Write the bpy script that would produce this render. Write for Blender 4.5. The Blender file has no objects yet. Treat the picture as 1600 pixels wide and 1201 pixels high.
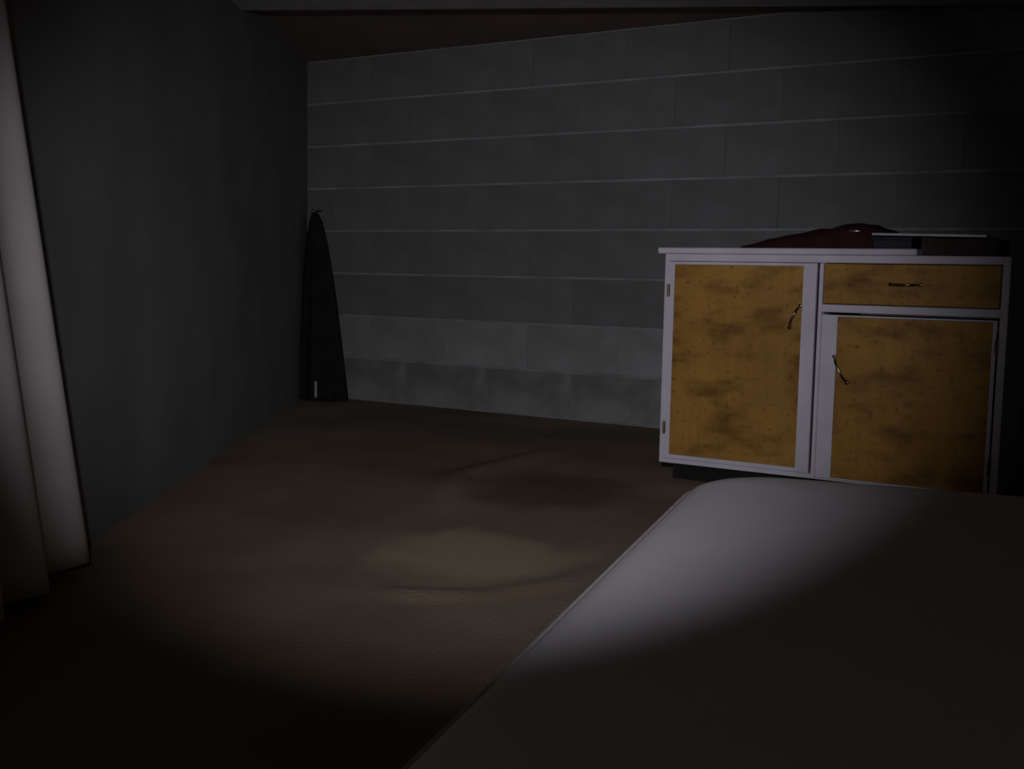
import bpy, bmesh, math, random
from mathutils import Vector, Matrix, noise
random.seed(7)
S = bpy.context.scene
COL = S.collection

# ------------------------------------------------------------------ camera
F_PX = 1728.87
PITCH, ROLL, YAW, CAM_H = 0.1019, 0.0187, 0.5372, 0.7806
fwd = Vector((-math.sin(YAW)*math.cos(PITCH), math.cos(YAW)*math.cos(PITCH), -math.sin(PITCH)))
r0 = Vector((math.cos(YAW), math.sin(YAW), 0)); u0 = r0.cross(fwd)
right = r0*math.cos(ROLL) + u0*math.sin(ROLL)
up = -r0*math.sin(ROLL) + u0*math.cos(ROLL)
cd = bpy.data.cameras.new('camera'); cam = bpy.data.objects.new('camera', cd); COL.objects.link(cam)
m = Matrix((right, up, -fwd)).transposed().to_4x4(); m.translation = Vector((0, 0, CAM_H))
cam.matrix_world = m
cd.sensor_fit = 'HORIZONTAL'; cd.sensor_width = 36.0; cd.lens = F_PX/1600*36.0; cd.clip_start = 0.02
S.camera = cam

# ------------------------------------------------------------------ world, light, exposure
W = bpy.data.worlds.new('world'); S.world = W; W.use_nodes = True
W.node_tree.nodes['Background'].inputs[0].default_value = (1.0, 0.97, 0.92, 1)
W.node_tree.nodes['Background'].inputs[1].default_value = 0.115
vs = S.view_settings
vs.view_transform = 'Standard'; vs.look = 'None'; vs.exposure = 0.0; vs.gamma = 1.0; vs.use_curve_mapping = False

# the photographer's hand torch, held just left of the lens
AIM = (812, 578)
ld = bpy.data.lights.new('hand_torch', 'SPOT'); ld.energy = 170; ld.color = (0.94, 0.92, 1.0)
ld.spot_size = math.radians(48.8); ld.spot_blend = 0.88; ld.shadow_soft_size = 0.03
lo = bpy.data.objects.new('hand_torch', ld); COL.objects.link(lo)
adir = fwd + right*((AIM[0]-800)/F_PX) - up*((AIM[1]-600.5)/F_PX)
lo.location = Vector((0, 0, CAM_H)) - right*0.12 + up*0.25
lo.scale = (1.10, 1.0, 1.0)      # oval reflector
lo.rotation_euler = adir.to_track_quat('-Z', 'Y').to_euler()

# ------------------------------------------------------------------ materials
def mat(name, col, rough=0.8, metal=0.0, col2=None, scale=6.0, contrast=(0.35, 0.65), bump=0.0, bscale=80.0,
        stretch=(1, 1, 1), rnd=0.0, spec=0.3):
    M = bpy.data.materials.new(name); M.use_nodes = True
    nt = M.node_tree; N = nt.nodes; L = nt.links; B = N['Principled BSDF']
    B.inputs['Roughness'].default_value = rough; B.inputs['Metallic'].default_value = metal
    B.inputs['Specular IOR Level'].default_value = spec
    tc = N.new('ShaderNodeTexCoord'); mp = N.new('ShaderNodeMapping'); mp.inputs['Scale'].default_value = stretch
    L.new(tc.outputs['Object'], mp.inputs['Vector'])
    out = None
    if col2 is not None:
        nz = N.new('ShaderNodeTexNoise'); nz.inputs['Scale'].default_value = scale; nz.inputs['Detail'].default_value = 6
        L.new(mp.outputs[0], nz.inputs['Vector'])
        cr = N.new('ShaderNodeValToRGB')
        cr.color_ramp.elements[0].position = contrast[0]; cr.color_ramp.elements[1].position = contrast[1]
        cr.color_ramp.elements[0].color = (*col2, 1); cr.color_ramp.elements[1].color = (*col, 1)
        L.new(nz.outputs['Fac'], cr.inputs['Fac']); out = cr.outputs['Color']
    if rnd > 0:
        oi = N.new('ShaderNodeObjectInfo'); mr = N.new('ShaderNodeMapRange')
        mr.inputs['To Min'].default_value = 1-rnd; mr.inputs['To Max'].default_value = 1+rnd
        L.new(oi.outputs['Random'], mr.inputs['Value'])
        hv = N.new('ShaderNodeHueSaturation'); hv.inputs['Color'].default_value = (*col, 1)
        if out is not None: L.new(out, hv.inputs['Color'])
        L.new(mr.outputs[0], hv.inputs['Value']); out = hv.outputs['Color']
    if out is None: B.inputs['Base Color'].default_value = (*col, 1)
    else: L.new(out, B.inputs['Base Color'])
    if bump > 0:
        nb = N.new('ShaderNodeTexNoise'); nb.inputs['Scale'].default_value = bscale; nb.inputs['Detail'].default_value = 4
        L.new(mp.outputs[0], nb.inputs['Vector'])
        bp = N.new('ShaderNodeBump'); bp.inputs['Strength'].default_value = bump; bp.inputs['Distance'].default_value = 0.004
        L.new(nb.outputs['Fac'], bp.inputs['Height']); L.new(bp.outputs[0], B.inputs['Normal'])
    return M

M_block = mat('block_grey', (0.205, 0.202, 0.203), 0.85, col2=(0.160, 0.162, 0.162), scale=5, bump=0.35, bscale=60, rnd=0.05)
M_block_low = mat('block_pale', (0.340, 0.350, 0.350), 0.85, col2=(0.245, 0.255, 0.250), scale=4, bump=0.35, bscale=60, rnd=0.10)
M_block_mid = mat('block_mottled', (0.270, 0.276, 0.270), 0.85, col2=(0.165, 0.172, 0.168), scale=3.5, contrast=(0.40, 0.60), bump=0.35, bscale=60, rnd=0.12)  # bottom course: mottled, its tone between the grey and pale blocks
M_mortar_lit = mat('mortar', (0.36, 0.352, 0.362), 0.9, col2=(0.24, 0.237, 0.243), scale=5, bump=0.3)  # pale tone paints in the light caught along the block lips
M_plaster = mat('plaster_left', (0.225, 0.232, 0.223), 0.9, col2=(0.180, 0.187, 0.178), scale=2.5, bump=0.2, bscale=40)
M_plain = mat('plaster_right', (0.13, 0.135, 0.14), 0.9, col2=(0.10, 0.10, 0.11), scale=3)
M_ceil = mat('ceiling_brown', (0.28, 0.205, 0.172), 0.9, col2=(0.23, 0.168, 0.142), scale=3, bump=0.2)
M_beam = mat('beam_paint', (0.48, 0.46, 0.46), 0.85, col2=(0.38, 0.36, 0.37), scale=8)
M_white = mat('white_paint', (0.66, 0.63, 0.70), 0.55, col2=(0.58, 0.55, 0.62), scale=7, bump=0.1)
M_inside = mat('cabinet_inside', (0.10, 0.09, 0.09), 0.8, col2=(0.08, 0.07, 0.07), scale=6)
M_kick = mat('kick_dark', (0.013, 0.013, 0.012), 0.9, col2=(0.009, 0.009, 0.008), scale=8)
M_steel = mat('handle_steel', (0.34, 0.28, 0.22), 0.25, 1.0, col2=(0.20, 0.16, 0.12), scale=30)
M_buckle = mat('buckle_nickel', (0.85, 0.85, 0.86), 0.35, 1.0, col2=(0.75, 0.75, 0.76), scale=40)
M_hinge = mat('hinge_brass', (0.20, 0.14, 0.08), 0.45, 0.6, col2=(0.12, 0.08, 0.05), scale=40)
M_mattress = mat('mattress_cover', (0.88, 0.865, 0.885), 0.8, col2=(0.84, 0.825, 0.845), scale=3, bump=0.12, bscale=160)
M_piping = mat('mattress_piping', (0.60, 0.58, 0.58), 0.8, col2=(0.52, 0.50, 0.50), scale=30)
M_curtain = mat('curtain_pale', (0.62, 0.60, 0.585), 0.9, col2=(0.54, 0.52, 0.50), scale=5, bump=0.15, bscale=200)
M_green = mat('cloth_green', (0.020, 0.025, 0.021), 0.95, col2=(0.014, 0.018, 0.015), scale=12, bump=0.2, spec=0.05)
M_tag = mat('tag_white', (0.60, 0.62, 0.62), 0.7, col2=(0.5, 0.52, 0.52), scale=30)
M_red = mat('cloth_red', (0.050, 0.015, 0.016), 0.9, col2=(0.032, 0.010, 0.011), scale=9, bump=0.3, bscale=120, spec=0.15)
M_navy = mat('tin_navy', (0.020, 0.022, 0.034), 0.6, col2=(0.014, 0.015, 0.024), scale=14)
M_carton = mat('carton_brown', (0.055, 0.042, 0.036), 0.9, col2=(0.040, 0.031, 0.027), scale=10)
M_tray = mat('tray_metal', (0.40, 0.40, 0.42), 0.45, 0.7, col2=(0.28, 0.28, 0.30), scale=14)

def wood_material():
    M = bpy.data.materials.new('stained_plywood'); M.use_nodes = True
    nt = M.node_tree; N = nt.nodes; L = nt.links; B = N['Principled BSDF']
    B.inputs['Roughness'].default_value = 0.55; B.inputs['Specular IOR Level'].default_value = 0.25
    tc = N.new('ShaderNodeTexCoord')
    def nz(scale, st=(1, 1, 1), det=6, off=(0, 0, 0)):
        mp = N.new('ShaderNodeMapping'); mp.inputs['Scale'].default_value = st; mp.inputs['Location'].default_value = off
        L.new(tc.outputs['Object'], mp.inputs['Vector'])
        n = N.new('ShaderNodeTexNoise'); n.inputs['Scale'].default_value = scale; n.inputs['Detail'].default_value = det
        L.new(mp.outputs[0], n.inputs['Vector']); return n.outputs['Fac']
    def ramp(src, p0, c0, p1, c1):
        r = N.new('ShaderNodeValToRGB'); r.color_ramp.elements[0].position = p0; r.color_ramp.elements[1].position = p1
        r.color_ramp.elements[0].color = (*c0, 1); r.color_ramp.elements[1].color = (*c1, 1); L.new(src, r.inputs[0]); return r.outputs[0]
    def mul(a, b, f=1.0):
        x = N.new('ShaderNodeMix'); x.data_type = 'RGBA'; x.blend_type = 'MULTIPLY'; x.inputs[0].default_value = f
        L.new(a, x.inputs[6]); L.new(b, x.inputs[7]); return x.outputs[2]
    base = ramp(nz(4, (1, 1, 0.8)), 0.3, (0.31, 0.155, 0.030), 0.7, (0.45, 0.240, 0.048))
    grain = ramp(nz(60, (1, 1, 0.08)), 0.35, (0.93, 0.92, 0.90), 0.65, (1, 1, 1))
    blot = ramp(nz(9, (0.7, 1, 1.4), 8, (3, 1, 2)), 0.32, (0.50, 0.44, 0.42), 0.52, (1, 1, 1))
    speck = ramp(nz(48, (1, 1, 1.2), 5, (9, 4, 1)), 0.30, (0.62, 0.57, 0.55), 0.42, (1, 1, 1))
    L.new(mul(mul(mul(base, grain), blot), speck), B.inputs['Base Color'])
    return M
M_wood = wood_material()

def floor_material():
    M = bpy.data.materials.new('brown_carpet'); M.use_nodes = True
    nt = M.node_tree; N = nt.nodes; L = nt.links; B = N['Principled BSDF']
    B.inputs['Roughness'].default_value = 0.95; B.inputs['Specular IOR Level'].default_value = 0.1
    tc = N.new('ShaderNodeTexCoord')
    n1 = N.new('ShaderNodeTexNoise'); n1.inputs['Scale'].default_value = 1.6; n1.inputs['Detail'].default_value = 5
    n2 = N.new('ShaderNodeTexNoise'); n2.inputs['Scale'].default_value = 90; n2.inputs['Detail'].default_value = 3
    L.new(tc.outputs['Object'], n1.inputs['Vector']); L.new(tc.outputs['Object'], n2.inputs['Vector'])
    r = N.new('ShaderNodeValToRGB'); r.color_ramp.elements[0].position = 0.36; r.color_ramp.elements[1].position = 0.64
    r.color_ramp.elements[0].color = (0.215, 0.162, 0.112, 1); r.color_ramp.elements[1].color = (0.310, 0.240, 0.172, 1)
    L.new(n1.outputs['Fac'], r.inputs[0])
    last = r.outputs[0]
    # one pale blotch and one darker one on the carpet, each with its own ragged outline
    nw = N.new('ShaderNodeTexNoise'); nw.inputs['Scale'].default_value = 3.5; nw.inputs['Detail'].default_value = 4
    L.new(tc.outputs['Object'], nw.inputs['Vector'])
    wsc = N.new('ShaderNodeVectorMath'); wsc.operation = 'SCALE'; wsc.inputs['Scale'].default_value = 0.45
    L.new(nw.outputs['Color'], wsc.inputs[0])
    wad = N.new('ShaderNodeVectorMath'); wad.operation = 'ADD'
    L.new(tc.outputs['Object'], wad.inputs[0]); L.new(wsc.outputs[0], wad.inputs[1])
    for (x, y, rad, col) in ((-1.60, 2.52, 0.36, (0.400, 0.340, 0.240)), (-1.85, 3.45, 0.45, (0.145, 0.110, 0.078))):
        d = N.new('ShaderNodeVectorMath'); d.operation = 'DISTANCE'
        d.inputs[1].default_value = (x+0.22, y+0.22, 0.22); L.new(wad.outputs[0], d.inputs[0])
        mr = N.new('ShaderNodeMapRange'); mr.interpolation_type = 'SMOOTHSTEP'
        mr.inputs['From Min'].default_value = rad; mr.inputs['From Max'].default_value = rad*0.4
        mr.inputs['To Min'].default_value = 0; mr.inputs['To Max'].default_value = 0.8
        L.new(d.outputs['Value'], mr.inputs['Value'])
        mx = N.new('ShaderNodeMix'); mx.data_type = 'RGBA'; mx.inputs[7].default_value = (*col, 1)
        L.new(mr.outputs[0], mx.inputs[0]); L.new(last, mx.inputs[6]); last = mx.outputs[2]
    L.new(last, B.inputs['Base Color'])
    bp = N.new('ShaderNodeBump'); bp.inputs['Strength'].default_value = 0.5; bp.inputs['Distance'].default_value = 0.004
    L.new(n2.outputs['Fac'], bp.inputs['Height']); L.new(bp.outputs[0], B.inputs['Normal'])
    return M
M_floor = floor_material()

# ------------------------------------------------------------------ helpers
def link(name, me, mt, parent=None, loc=(0, 0, 0)):
    o = bpy.data.objects.new(name, me); COL.objects.link(o); o.location = loc
    if mt is not None and not me.materials: me.materials.append(mt)
    if parent is not None: o.parent = parent
    return o
def bm_mesh(name, bm, smooth=False):
    bmesh.ops.recalc_face_normals(bm, faces=bm.faces[:])
    me = bpy.data.meshes.new(name); bm.to_mesh(me); bm.free()
    if smooth:
        for p in me.polygons: p.use_smooth = True
    return me
def box_bm(bm, x0, x1, y0, y1, z0, z1, bev=0.0):
    vs_ = [bm.verts.new((x, y, z)) for x in (x0, x1) for y in (y0, y1) for z in (z0, z1)]
    fs = [bm.faces.new([vs_[i] for i in q]) for q in ((0, 1, 3, 2), (4, 6, 7, 5), (0, 4, 5, 1), (2, 3, 7, 6), (0, 2, 6, 4), (1, 5, 7, 3))]
    if bev > 0:
        ed = list({e for f_ in fs for e in f_.edges})
        bmesh.ops.bevel(bm, geom=ed, offset=bev, segments=1, affect='EDGES', profile=0.5)
def box(name, x0, x1, y0, y1, z0, z1, mt, parent=None, bev=0.0):
    bm = bmesh.new(); box_bm(bm, x0, x1, y0, y1, z0, z1, bev)
    return link(name, bm_mesh(name, bm), mt, parent)
def tube_bm(bm, pts, rad, n=10):
    rings = []; pts = [Vector(p) for p in pts]
    for i, p in enumerate(pts):
        t = (pts[min(i+1, len(pts)-1)] - pts[max(i-1, 0)]).normalized()
        a = t.orthogonal() if i == 0 else (pa - t*pa.dot(t))
        a.normalize(); pa = a; b = t.cross(a)
        r_ = rad[i] if isinstance(rad, (list, tuple)) else rad
        rings.append([bm.verts.new(p + (a*math.cos(k*2*math.pi/n) + b*math.sin(k*2*math.pi/n))*r_) for k in range(n)])
    for A, B_ in zip(rings, rings[1:]):
        for k in range(n): bm.faces.new((A[k], A[(k+1) % n], B_[(k+1) % n], B_[k]))
    bm.faces.new(rings[0]); bm.faces.new(rings[-1])
def tube(name, pts, rad, mt, parent=None, n=10):
    bm = bmesh.new(); tube_bm(bm, pts, rad, n)
    return link(name, bm_mesh(name, bm, True), mt, parent)
def empty(name, loc, rz=0.0):
    o = bpy.data.objects.new(name, None); COL.objects.link(o); o.location = loc; o.rotation_euler = (0, 0, rz)
    o.empty_display_size = 0.1
    return o
def tag(o, label, cat, group=None):
    o['label'] = label; o['category'] = cat
    if group: o['group'] = group
    return o
def struct(o, label=None):
    o['kind'] = 'structure'
    if label: o['label'] = label
    return o

# ------------------------------------------------------------------ the room
D = 5.177            # front face of the block wall
CEIL = 2.0; CX = -4.55; XR = 2.4
LANG = math.radians(32); LD = Vector((math.sin(LANG), -math.cos(LANG), 0)); LN = Vector((math.cos(LANG), math.sin(LANG), 0))

# floor: brown carpet with shallow wrinkles
def seg_dist(p, a, b):
    ab = b-a; t = max(0, min(1, (p-a).dot(ab)/ab.dot(ab))); return (p-(a+ab*t)).length, t
wr = [((-2.05, 2.98), (-2.28, 3.45), (-2.30, 4.20), 0.026, 0.060), ((-1.60, 2.11), (-1.50, 2.13), (-1.38, 2.22), 0.016, 0.028),
      ((-1.38, 2.22), (-1.28, 2.42), (-1.27, 2.60), 0.010, 0.035), ((-2.6, 2.9), (-2.25, 2.6), (-2.05, 2.25), 0.010, 0.09)]
bm = bmesh.new()
x0, x1, y0, y1 = -5.4, XR, -2.0, D+0.1
nx, ny = 220, 200; grid = []
for j in range(ny+1):
    row = []
    for i in range(nx+1):
        x = x0+(x1-x0)*i/nx; y = y0+(y1-y0)*j/ny; p = Vector((x, y)); z = 0.0
        if -4.0 < x < -1.1 and 1.5 < y < 4.6:
            for a, b, c, hgt, wid in wr:
                d1, t1 = seg_dist(p, Vector(a), Vector(b)); d2, t2 = seg_dist(p, Vector(b), Vector(c))
                s = (t1*0.5) if d1 < d2 else (0.5+t2*0.5)
                z = max(z, hgt*math.exp(-(min(d1, d2)/wid)**2)*(0.35+0.65*math.sin(math.pi*s)))
        row.append(bm.verts.new((x, y, z)))
    grid.append(row)
for j in range(ny):
    for i in range(nx): bm.faces.new((grid[j][i], grid[j][i+1], grid[j+1][i+1], grid[j+1][i]))
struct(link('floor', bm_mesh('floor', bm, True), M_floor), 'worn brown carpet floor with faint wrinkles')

# back wall: mortar backing, concrete blocks laid in running bond
wb = struct(box('wall_back', CX-0.15, XR+0.1, D+0.006, D+0.20, -0.05, CEIL+0.02, M_block), 'grey concrete block wall with light painted along its bed joints')
BL, BH = 0.54, 0.25
def block_mesh(w):
    bm = bmesh.new(); box_bm(bm, -w/2, w/2, -0.0, 0.05, -(BH-0.013)/2, (BH-0.013)/2, 0.0008)
    return bm_mesh('block', bm)
for rrow in range(9):
    zc = CEIL - BH*rrow
    bj = box('mortar_joint', CX-0.05, XR, D+0.0015, D+0.03, max(zc-0.0075, -0.01), min(zc+0.0075, CEIL+0.005), M_mortar_lit, wb, 0.002)
cache = {}
for rrow in range(8):
    zc = CEIL - BH*(rrow+0.5)
    x = -3.53 + (BL/2 if rrow % 2 else 0) - 3*BL
    while x < XR:
        a, b = max(x, CX-0.05), min(x+BL, XR)
        if b-a > 0.03:
            w = round(b-a-0.0012, 3); key = (w, max(rrow, 5))
            if key not in cache:
                cache[key] = block_mesh(w); cache[key].materials.append((M_block, M_block_low, M_block_mid)[max(rrow, 5)-5])
            o = link('block', cache[key], None, wb, ((a+b)/2, D+random.uniform(-0.003, 0.002), zc+random.uniform(-0.0015, 0.0015)))
            o.rotation_euler = (random.uniform(-0.006, 0.006), 0, random.uniform(-0.004, 0.004))
        x += BL

# left wall, runs toward the camera at an angle
bm = bmesh.new()
A = Vector((CX, D, 0)) - LD*0.25; Bp = Vector((CX, D, 0)) + LD*6.0
vv = []
for p in (A, Bp, Bp-LN*0.15, A-LN*0.15):
    vv.append((bm.verts.new((p.x, p.y, -0.05)), bm.verts.new((p.x, p.y, CEIL+0.02))))
for k in range(4):
    a, b = vv[k], vv[(k+1) % 4]; bm.faces.new((a[0], b[0], b[1], a[1]))
bm.faces.new([v[0] for v in vv]); bm.faces.new([v[1] for v in vv])
struct(link('wall_left', bm_mesh('wall_left', bm), M_plaster), 'dim grey plastered wall')
struct(box('wall_right', XR, XR+0.12, -2.0, D+0.1, -0.05, CEIL+0.02, M_plain), 'plain dark wall')
struct(box('ceiling', -5.6, XR+0.1, -2.0, D+0.2, CEIL, CEIL+0.08, M_ceil), 'dark reddish brown ceiling')

# pale beam under the ceiling, square to the left wall
bd = Vector((0.911, 0.413, 0)).normalized(); bn = Vector((bd.y, -bd.x, 0))
P0 = Vector((-3.66, 3.671, 0)); P1 = P0 + bd*3.6
bm = bmesh.new(); vv = []
for p in (P0, P1, P1+bn*0.28, P0+bn*0.28):
    vv.append((bm.verts.new((p.x, p.y, 1.90)), bm.verts.new((p.x, p.y, CEIL+0.01))))
for k in range(4):
    a, b = vv[k], vv[(k+1) % 4]; bm.faces.new((a[0], b[0], b[1], a[1]))
bm.faces.new([v[0] for v in vv]); bm.faces.new([v[1] for v in vv])
bmesh.ops.bevel(bm, geom=bm.edges[:], offset=0.008, segments=1, affect='EDGES')
struct(link('trim_1', bm_mesh('beam', bm), M_beam), 'pale painted beam under the dark ceiling')

# ------------------------------------------------------------------ cabinet
DC, XL, ZB = 3.867, -1.6466, 0.07
CW, CH, CD = 1.19, 0.787, 0.58
cab = tag(empty('cabinet', (XL, DC, 0)), 'low white cabinet with stained plywood doors and one drawer', 'cabinet')
FT = 0.02           # face frame thickness; front plane is local y = 0
# carcass as an open case
bm = bmesh.new()
box_bm(bm, 0.002, 0.020, FT, CD, ZB, ZB+CH-0.001); box_bm(bm, CW-0.020, CW-0.002, FT, CD, ZB, ZB+CH-0.001)
box_bm(bm, 0.020, CW-0.020, FT, CD, ZB, ZB+0.018); box_bm(bm, 0.020, CW-0.020, CD-0.012, CD, ZB+0.018, ZB+CH-0.019)
box_bm(bm, 0.020, CW-0.020, FT, CD, ZB+CH-0.019, ZB+CH-0.001); box_bm(bm, 0.578, 0.594, FT, CD-0.012, ZB+0.018, ZB+CH-0.019)
link('carcass', bm_mesh('carcass', bm), M_white, cab)
def fr(name, u0_, u1_, z0, z1, y0=0.0, y1=FT, mt=M_white, parent=cab, bev=0.002):
    return box(name, u0_, u1_, y0, y1, ZB+z0, ZB+z1, mt, parent, bev)
fr('stile', 0.0, 0.017, 0, CH); fr('stile', 0.579, 0.593, 0.0, 0.759); fr('stile', 1.166, CW, 0, CH)
fr('rail', 0.017, 1.166, 0.760, CH); fr('rail', 0.593, 1.166, 0.590, 0.617)
fr('rail', 0.017, 0.579, 0.0, 0.017); fr('rail', 0.593, 1.166, 0.0, 0.006)
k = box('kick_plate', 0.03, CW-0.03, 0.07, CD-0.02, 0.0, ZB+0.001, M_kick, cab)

def door(u0_, u1_, z0, z1, pu0, pu1, pz0, pz1):
    bm = bmesh.new()
    y0, y1 = -0.003, 0.015
    box_bm(bm, u0_, pu0, y0, y1, ZB+z0, ZB+z1); box_bm(bm, pu1, u1_, y0, y1, ZB+z0, ZB+z1)
    box_bm(bm, pu0, pu1, y0, y1, ZB+z0, ZB+pz0); box_bm(bm, pu0, pu1, y0, y1, ZB+pz1, ZB+z1)
    o = link('door', bm_mesh('door', bm), M_white, cab)
    box('panel', pu0+0.0008, pu1-0.0008, y0+0.002, y1-0.003, ZB+pz0+0.0008, ZB+pz1-0.0008, M_wood, o)['label'] = 'stained orange brown plywood panel'
    return o
def handle(cu, cz, ang, length, parent, stand=0.030, rad=0.0042):
    c, s = math.cos(ang), math.sin(ang); pts = []
    for i in range(17):
        t = -1+2*i/16; off = stand*(1-abs(t)**3.0)
        pts.append((cu+c*t*length/2, -off, ZB+cz+s*t*length/2))
    bm = bmesh.new(); tube_bm(bm, pts, rad, 10)
    for t in (-1, 1):
        ex, ez = cu+c*t*length/2, ZB+cz+s*t*length/2
        tube_bm(bm, [(ex, 0.0005, ez), (ex, -0.004, ez), (ex, -0.006, ez)], [0.007, 0.007, 0.005], 12)
    o = link('handle', bm_mesh('handle', bm, True), M_steel, parent); o['label'] = 'bent metal bow handle'
    return o
def hinge(u, z, parent):
    bm = bmesh.new(); box_bm(bm, u-0.006, u+0.006, -0.0055, -0.001, ZB+z-0.022, ZB+z+0.022, 0.001)
    tube_bm(bm, [(u, -0.0065, ZB+z-0.024), (u, -0.0065, ZB+z+0.024)], 0.0035, 8)
    o = link('hinge', bm_mesh('hinge', bm), M_hinge, parent); o['label'] = 'small dark brass hinge'
d1 = door(0.019, 0.571, 0.019, 0.758, 0.041, 0.524, 0.034, 0.748)
handle(0.500, 0.570, math.radians(66), 0.085, d1); hinge(0.0185, 0.651, d1); hinge(0.0185, 0.135, d1)
d2 = door(0.596, 1.160, 0.008, 0.581, 0.650, 1.148, 0.012, 0.576)
handle(0.668, 0.393, math.radians(-62), 0.100, d2); hinge(1.162, 0.497, d2); hinge(1.162, 0.10, d2)
dr = box('drawer', 0.597, 1.163, -0.003, 0.015, ZB+0.620, ZB+0.757, M_wood, cab, 0.002)
dr['label'] = 'stained plywood drawer front'
handle(0.868, 0.690, 0.0, 0.095, dr, 0.032)

# loose white worktop over the left two thirds
st = box('countertop', 0, 0.925, -0.022, 0.58, 0, 0.022, M_white, None, 0.003)
st.location = (XL-0.022, DC, ZB+CH); tag(st, 'thin white worktop board covering the left part of the cabinet', 'countertop')
TOPZ = ZB+CH+0.022

# ------------------------------------------------------------------ things on the cabinet
def prof(x, tab):
    for (a, ha), (b, hb) in zip(tab, tab[1:]):
        if a <= x <= b:
            t = (x-a)/(b-a); t = t*t*(3-2*t)*0.5+t*0.5; return ha+(hb-ha)*t
    return 0.0
cl = tag(empty('folded_jacket', (-1.165, DC+0.40, TOPZ)), 'crumpled dark red cloth jacket heaped on the white worktop', 'jacket')
tab = [(-0.30, 0.016), (-0.22, 0.036), (-0.09, 0.062), (0.03, 0.082), (0.11, 0.102), (0.18, 0.096), (0.25, 0.074), (0.31, 0.040), (0.34, 0.012)]
bm = bmesh.new(); nx, ny = 56, 22; top = []; bot = []
for i in range(nx+1):
    x = -0.30+0.64*i/nx; T = []; Bt = []
    hw = 0.17*(1-abs((x-0.02)/0.34)**4*0.55)
    for j in range(ny+1):
        v = -1+2*j/ny; y = v*hw
        n = noise.noise(Vector((x*14, y*10, 2.0)))*0.007 + noise.noise(Vector((x*30, y*26, 7.0)))*0.003
        hh = prof(x, tab)*(max(0, 1-abs(v)**3.5))**0.5
        e = 1 if 0 < i < nx and 0 < j < ny else 0
        T.append(bm.verts.new((x, y, 0.003 + max(0.001, hh + n*e*min(1, hh/0.03)))))
        Bt.append(bm.verts.new((x, y, 0.0)))
    top.append(T); bot.append(Bt)
for i in range(nx):
    for j in range(ny):
        bm.faces.new((top[i][j], top[i+1][j], top[i+1][j+1], top[i][j+1])); bm.faces.new((bot[i][j], bot[i][j+1], bot[i+1][j+1], bot[i+1][j]))
    for j in (0, ny): bm.faces.new((top[i][j], bot[i][j], bot[i+1][j], top[i+1][j]))
for j in range(ny):
    for i in (0, nx): bm.faces.new((top[i][j], top[i][j+1], bot[i][j+1], bot[i][j]))
link('fabric', bm_mesh('fabric', bm, True), M_red, cl)
bm = bmesh.new(); bmesh.ops.create_uvsphere(bm, u_segments=16, v_segments=8, radius=1.0)
bmesh.ops.transform(bm, matrix=Matrix.Translation((0.150, -0.152, 0.070)) @ Matrix.Diagonal((0.024, 0.009, 0.006, 1)), verts=bm.verts[:])
zp = link('buckle', bm_mesh('buckle', bm, True), M_buckle, cl)
zp['label'] = 'shiny metal buckle'

def crate(name, x0, x1, y0, y1, z0, z1, mt, lidm, label, cat):
    e = tag(empty(name, ((x0+x1)/2, (y0+y1)/2, z0)), label, cat)
    w, dpt, hgt = (x1-x0)/2, (y1-y0)/2, z1-z0
    box('body', -w, w, -dpt, dpt, 0, hgt-0.010, mt, e, 0.003)
    box('lid', -w-0.002, w+0.002, -dpt-0.002, dpt+0.002, hgt-0.012, hgt, lidm, e, 0.003)
    return e
crate('tin_box', -0.900, -0.770, DC+0.03, DC+0.20, TOPZ, TOPZ+0.042, M_navy, M_navy, 'dark navy tin box on the end of the white worktop', 'box')
crate('cardboard_box', -0.735, -0.500, DC+0.03, DC+0.32, ZB+CH, ZB+CH+0.058, M_carton, M_carton, 'flat brown cardboard box on the bare right end of the cabinet', 'box')
tr = tag(empty('tray', (-0.720, DC+0.115, TOPZ+0.0425)), 'thin metal tray with pale rim lying across two low boxes', 'tray')
tr.rotation_euler = (0, math.radians(1.1), 0)
box('base', -0.178, 0.178, -0.09, 0.09, 0.0, 0.004, M_tray, tr)
bm = bmesh.new()
for a in ((-0.182, 0.182, -0.094, -0.088), (-0.182, 0.182, 0.088, 0.094), (-0.182, -0.176, -0.088, 0.088), (0.176, 0.182, -0.088, 0.088)):
    box_bm(bm, *a, 0.0, 0.009, 0.001)
link('rim', bm_mesh('rim', bm), M_tray, tr)

# ------------------------------------------------------------------ mattress on the floor
MA = math.radians(11.4)
mw, ml, mh = 1.42, 2.36, 0.25
mt_o = tag(empty('mattress', (0, 0, 0), MA), 'bare white mattress lying on the floor in front of the cabinet', 'mattress')
# far left corner sits near (-1.02, 2.70)
fc = Vector((-1.122, 2.930, 0)); ax = Vector((math.cos(MA), math.sin(MA), 0)); ay = Vector((-math.sin(MA), math.cos(MA), 0))
mt_o.location = fc + ax*mw/2 - ay*ml/2
def rrect(inset, rad, n=10):
    w, l = mw/2-inset, ml/2-inset; rad = max(0.01, rad-inset); out = []
    for cx, cy, a0 in ((w-rad, l-rad, 0), (-w+rad, l-rad, 90), (-w+rad, -l+rad, 180), (w-rad, -l+rad, 270)):
        for i in range(n+1):
            a = math.radians(a0+90*i/n); out.append((cx+rad*math.cos(a), cy+rad*math.sin(a)))
    # straight runs are cut so that the crown can bend
    res = []
    for i, p in enumerate(out):
        q = out[(i+1) % len(out)]; res.append(p)
        dd = math.hypot(q[0]-p[0], q[1]-p[1])
        if (i+1) % (n+1) == 0:
            for s in range(1, 12): res.append((p[0]+(q[0]-p[0])*s/12, p[1]+(q[1]-p[1])*s/12))
    return res
CR = 0.20
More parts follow.
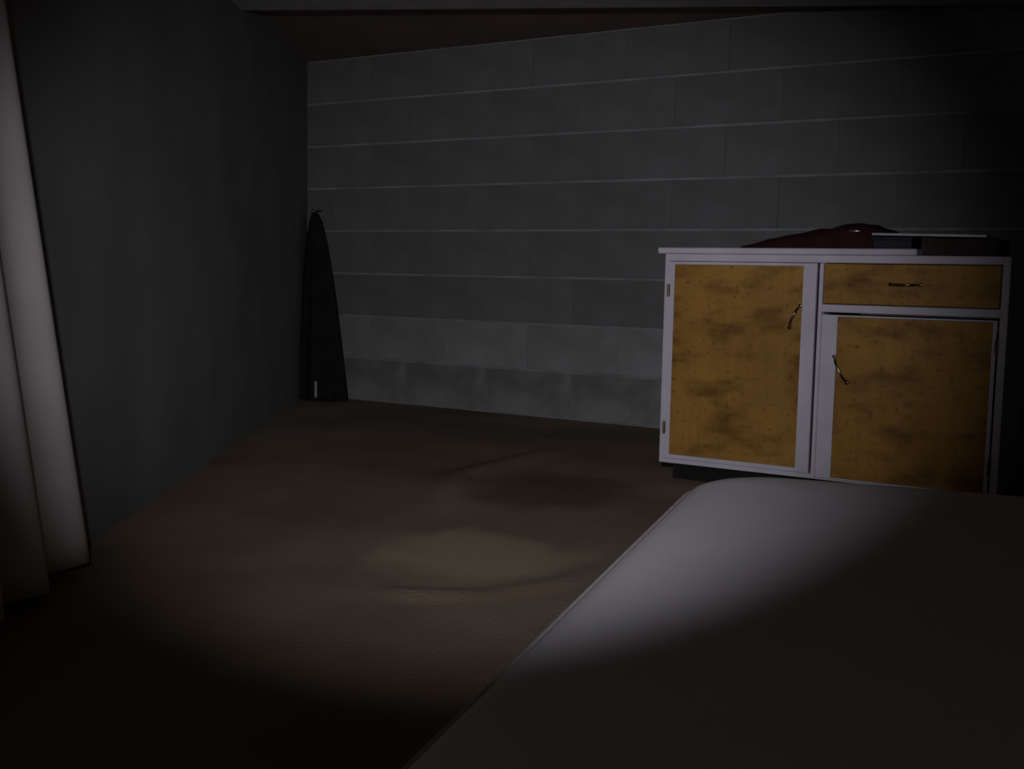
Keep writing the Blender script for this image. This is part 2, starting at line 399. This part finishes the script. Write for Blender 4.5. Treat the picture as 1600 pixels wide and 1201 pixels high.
lv = [(0.05, 0.0), (0.02, 0.003), (0.006, 0.02), (0.0, 0.06), (-0.004, 0.12), (0.0, 0.17), (0.005, 0.195), (0.016, 0.215), (0.034, 0.229), (0.06, 0.238),
      (0.10, 0.244), (0.16, 0.249), (0.24, 0.252), (0.34, 0.254), (0.46, 0.255), (0.60, 0.2555)]
bm = bmesh.new(); rings = []
for ins, z in lv:
    rings.append([bm.verts.new((x, y, z)) for x, y in rrect(ins, CR+0.05)])
for A_, B_ in zip(rings, rings[1:]):
    for k_ in range(len(A_)): bm.faces.new((A_[k_], A_[(k_+1) % len(A_)], B_[(k_+1) % len(A_)], B_[k_]))
bm.faces.new(rings[-1]); bm.faces.new(rings[0][::-1])
link('cover', bm_mesh('cover', bm, True), M_mattress, mt_o)
for z, ins in ((0.205, 0.0055), (0.03, 0.002)):
    o_ = rrect(ins, CR+0.05); pts = [(x, y, z) for x, y in o_] + [(o_[0][0], o_[0][1], z)]
    tube('piping', pts, 0.0045, M_piping, mt_o, 8)

# ------------------------------------------------------------------ dark cloth hanging in the corner
dz = 1.10
dp = tag(empty('hanging_cloth', (-4.30, 5.02, 0)), 'dark green cloth hanging from a hook in the far corner', 'cloth')
bm = bmesh.new(); rings = []; n = 72
for i in range(25):
    t = i/24; z = dz - t*(dz-0.015)
    s = t**0.62
    cx = -0.145*(1-s) + 0.0*s; cy = 0.105*(1-s) - 0.005*s
    rx = 0.022 + 0.155*s; ry = 0.018 + 0.085*s
    R_ = []
    for k_ in range(n):
        a = 2*math.pi*k_/n
        fold = 1 + s*(0.10*math.sin(9*a+1.2+t) + 0.05*math.sin(5*a+2.0))
        R_.append(bm.verts.new((cx+rx*fold*math.cos(a), cy+ry*fold*math.sin(a), z)))
    rings.append(R_)
for A_, B_ in zip(rings, rings[1:]):
    for k_ in range(n): bm.faces.new((A_[k_], A_[(k_+1) % n], B_[(k_+1) % n], B_[k_]))
bm.faces.new(rings[0]); bm.faces.new(rings[-1])
link('drape', bm_mesh('drape', bm, True), M_green, dp)
bm = bmesh.new(); box_bm(bm, 0.044, 0.058, -0.115, -0.111, 0.03, 0.125, 0.001)
tg = link('tag', bm_mesh('tag', bm), M_tag, dp); tg['label'] = 'small white tag near the hem'
hk = tube('hook', [(-0.145, 0.158, dz+0.02), (-0.145, 0.12, dz+0.018), (-0.145, 0.105, dz-0.005), (-0.145, 0.088, dz+0.008), (-0.145, 0.084, dz+0.024)], 0.006, M_steel, dp)
hk['label'] = 'small metal hook'

# ------------------------------------------------------------------ pale curtain against the left wall
t0, t1 = 4.03, 5.5
base = Vector((CX, D, 0)) + LD*t0 + LN*0.08
cu = tag(empty('curtain', (base.x, base.y, 0), math.atan2(LD.y, LD.x)), 'pale curtain hanging along the left wall', 'curtain')
bm = bmesh.new(); nu, nv = 120, 26; Fq = []; Bq = []
for i in range(nu+1):
    u = i/nu; a = []; b = []
    for j in range(nv+1):
        v = j/nv; z = 1.86-v*1.83
        lead = 0.55*(1-v)                    # leading edge flares out to the hem
        x = lead + (t1-t0-lead)*u
        y = 0.028*math.sin(u*38+0.4+0.5*v)*(0.55+0.45*v) + 0.006*math.sin(u*61+v*2)
        a.append(bm.verts.new((x, y+0.003, z))); b.append(bm.verts.new((x, y-0.003, z)))
    Fq.append(a); Bq.append(b)
for i in range(nu):
    for j in range(nv):
        bm.faces.new((Fq[i][j], Fq[i+1][j], Fq[i+1][j+1], Fq[i][j+1])); bm.faces.new((Bq[i][j], Bq[i][j+1], Bq[i+1][j+1], Bq[i+1][j]))
    for j in (0, nv): bm.faces.new((Fq[i][j], Bq[i][j], Bq[i+1][j], Fq[i+1][j]))
for j in range(nv):
    for i in (0, nu): bm.faces.new((Fq[i][j], Fq[i][j+1], Bq[i][j+1], Bq[i][j]))
link('fabric', bm_mesh('fabric', bm, True), M_curtain, cu)
tube('rod', [(0.25, 0, 1.872), (t1-t0+0.1, 0, 1.872)], 0.012, M_steel, cu)
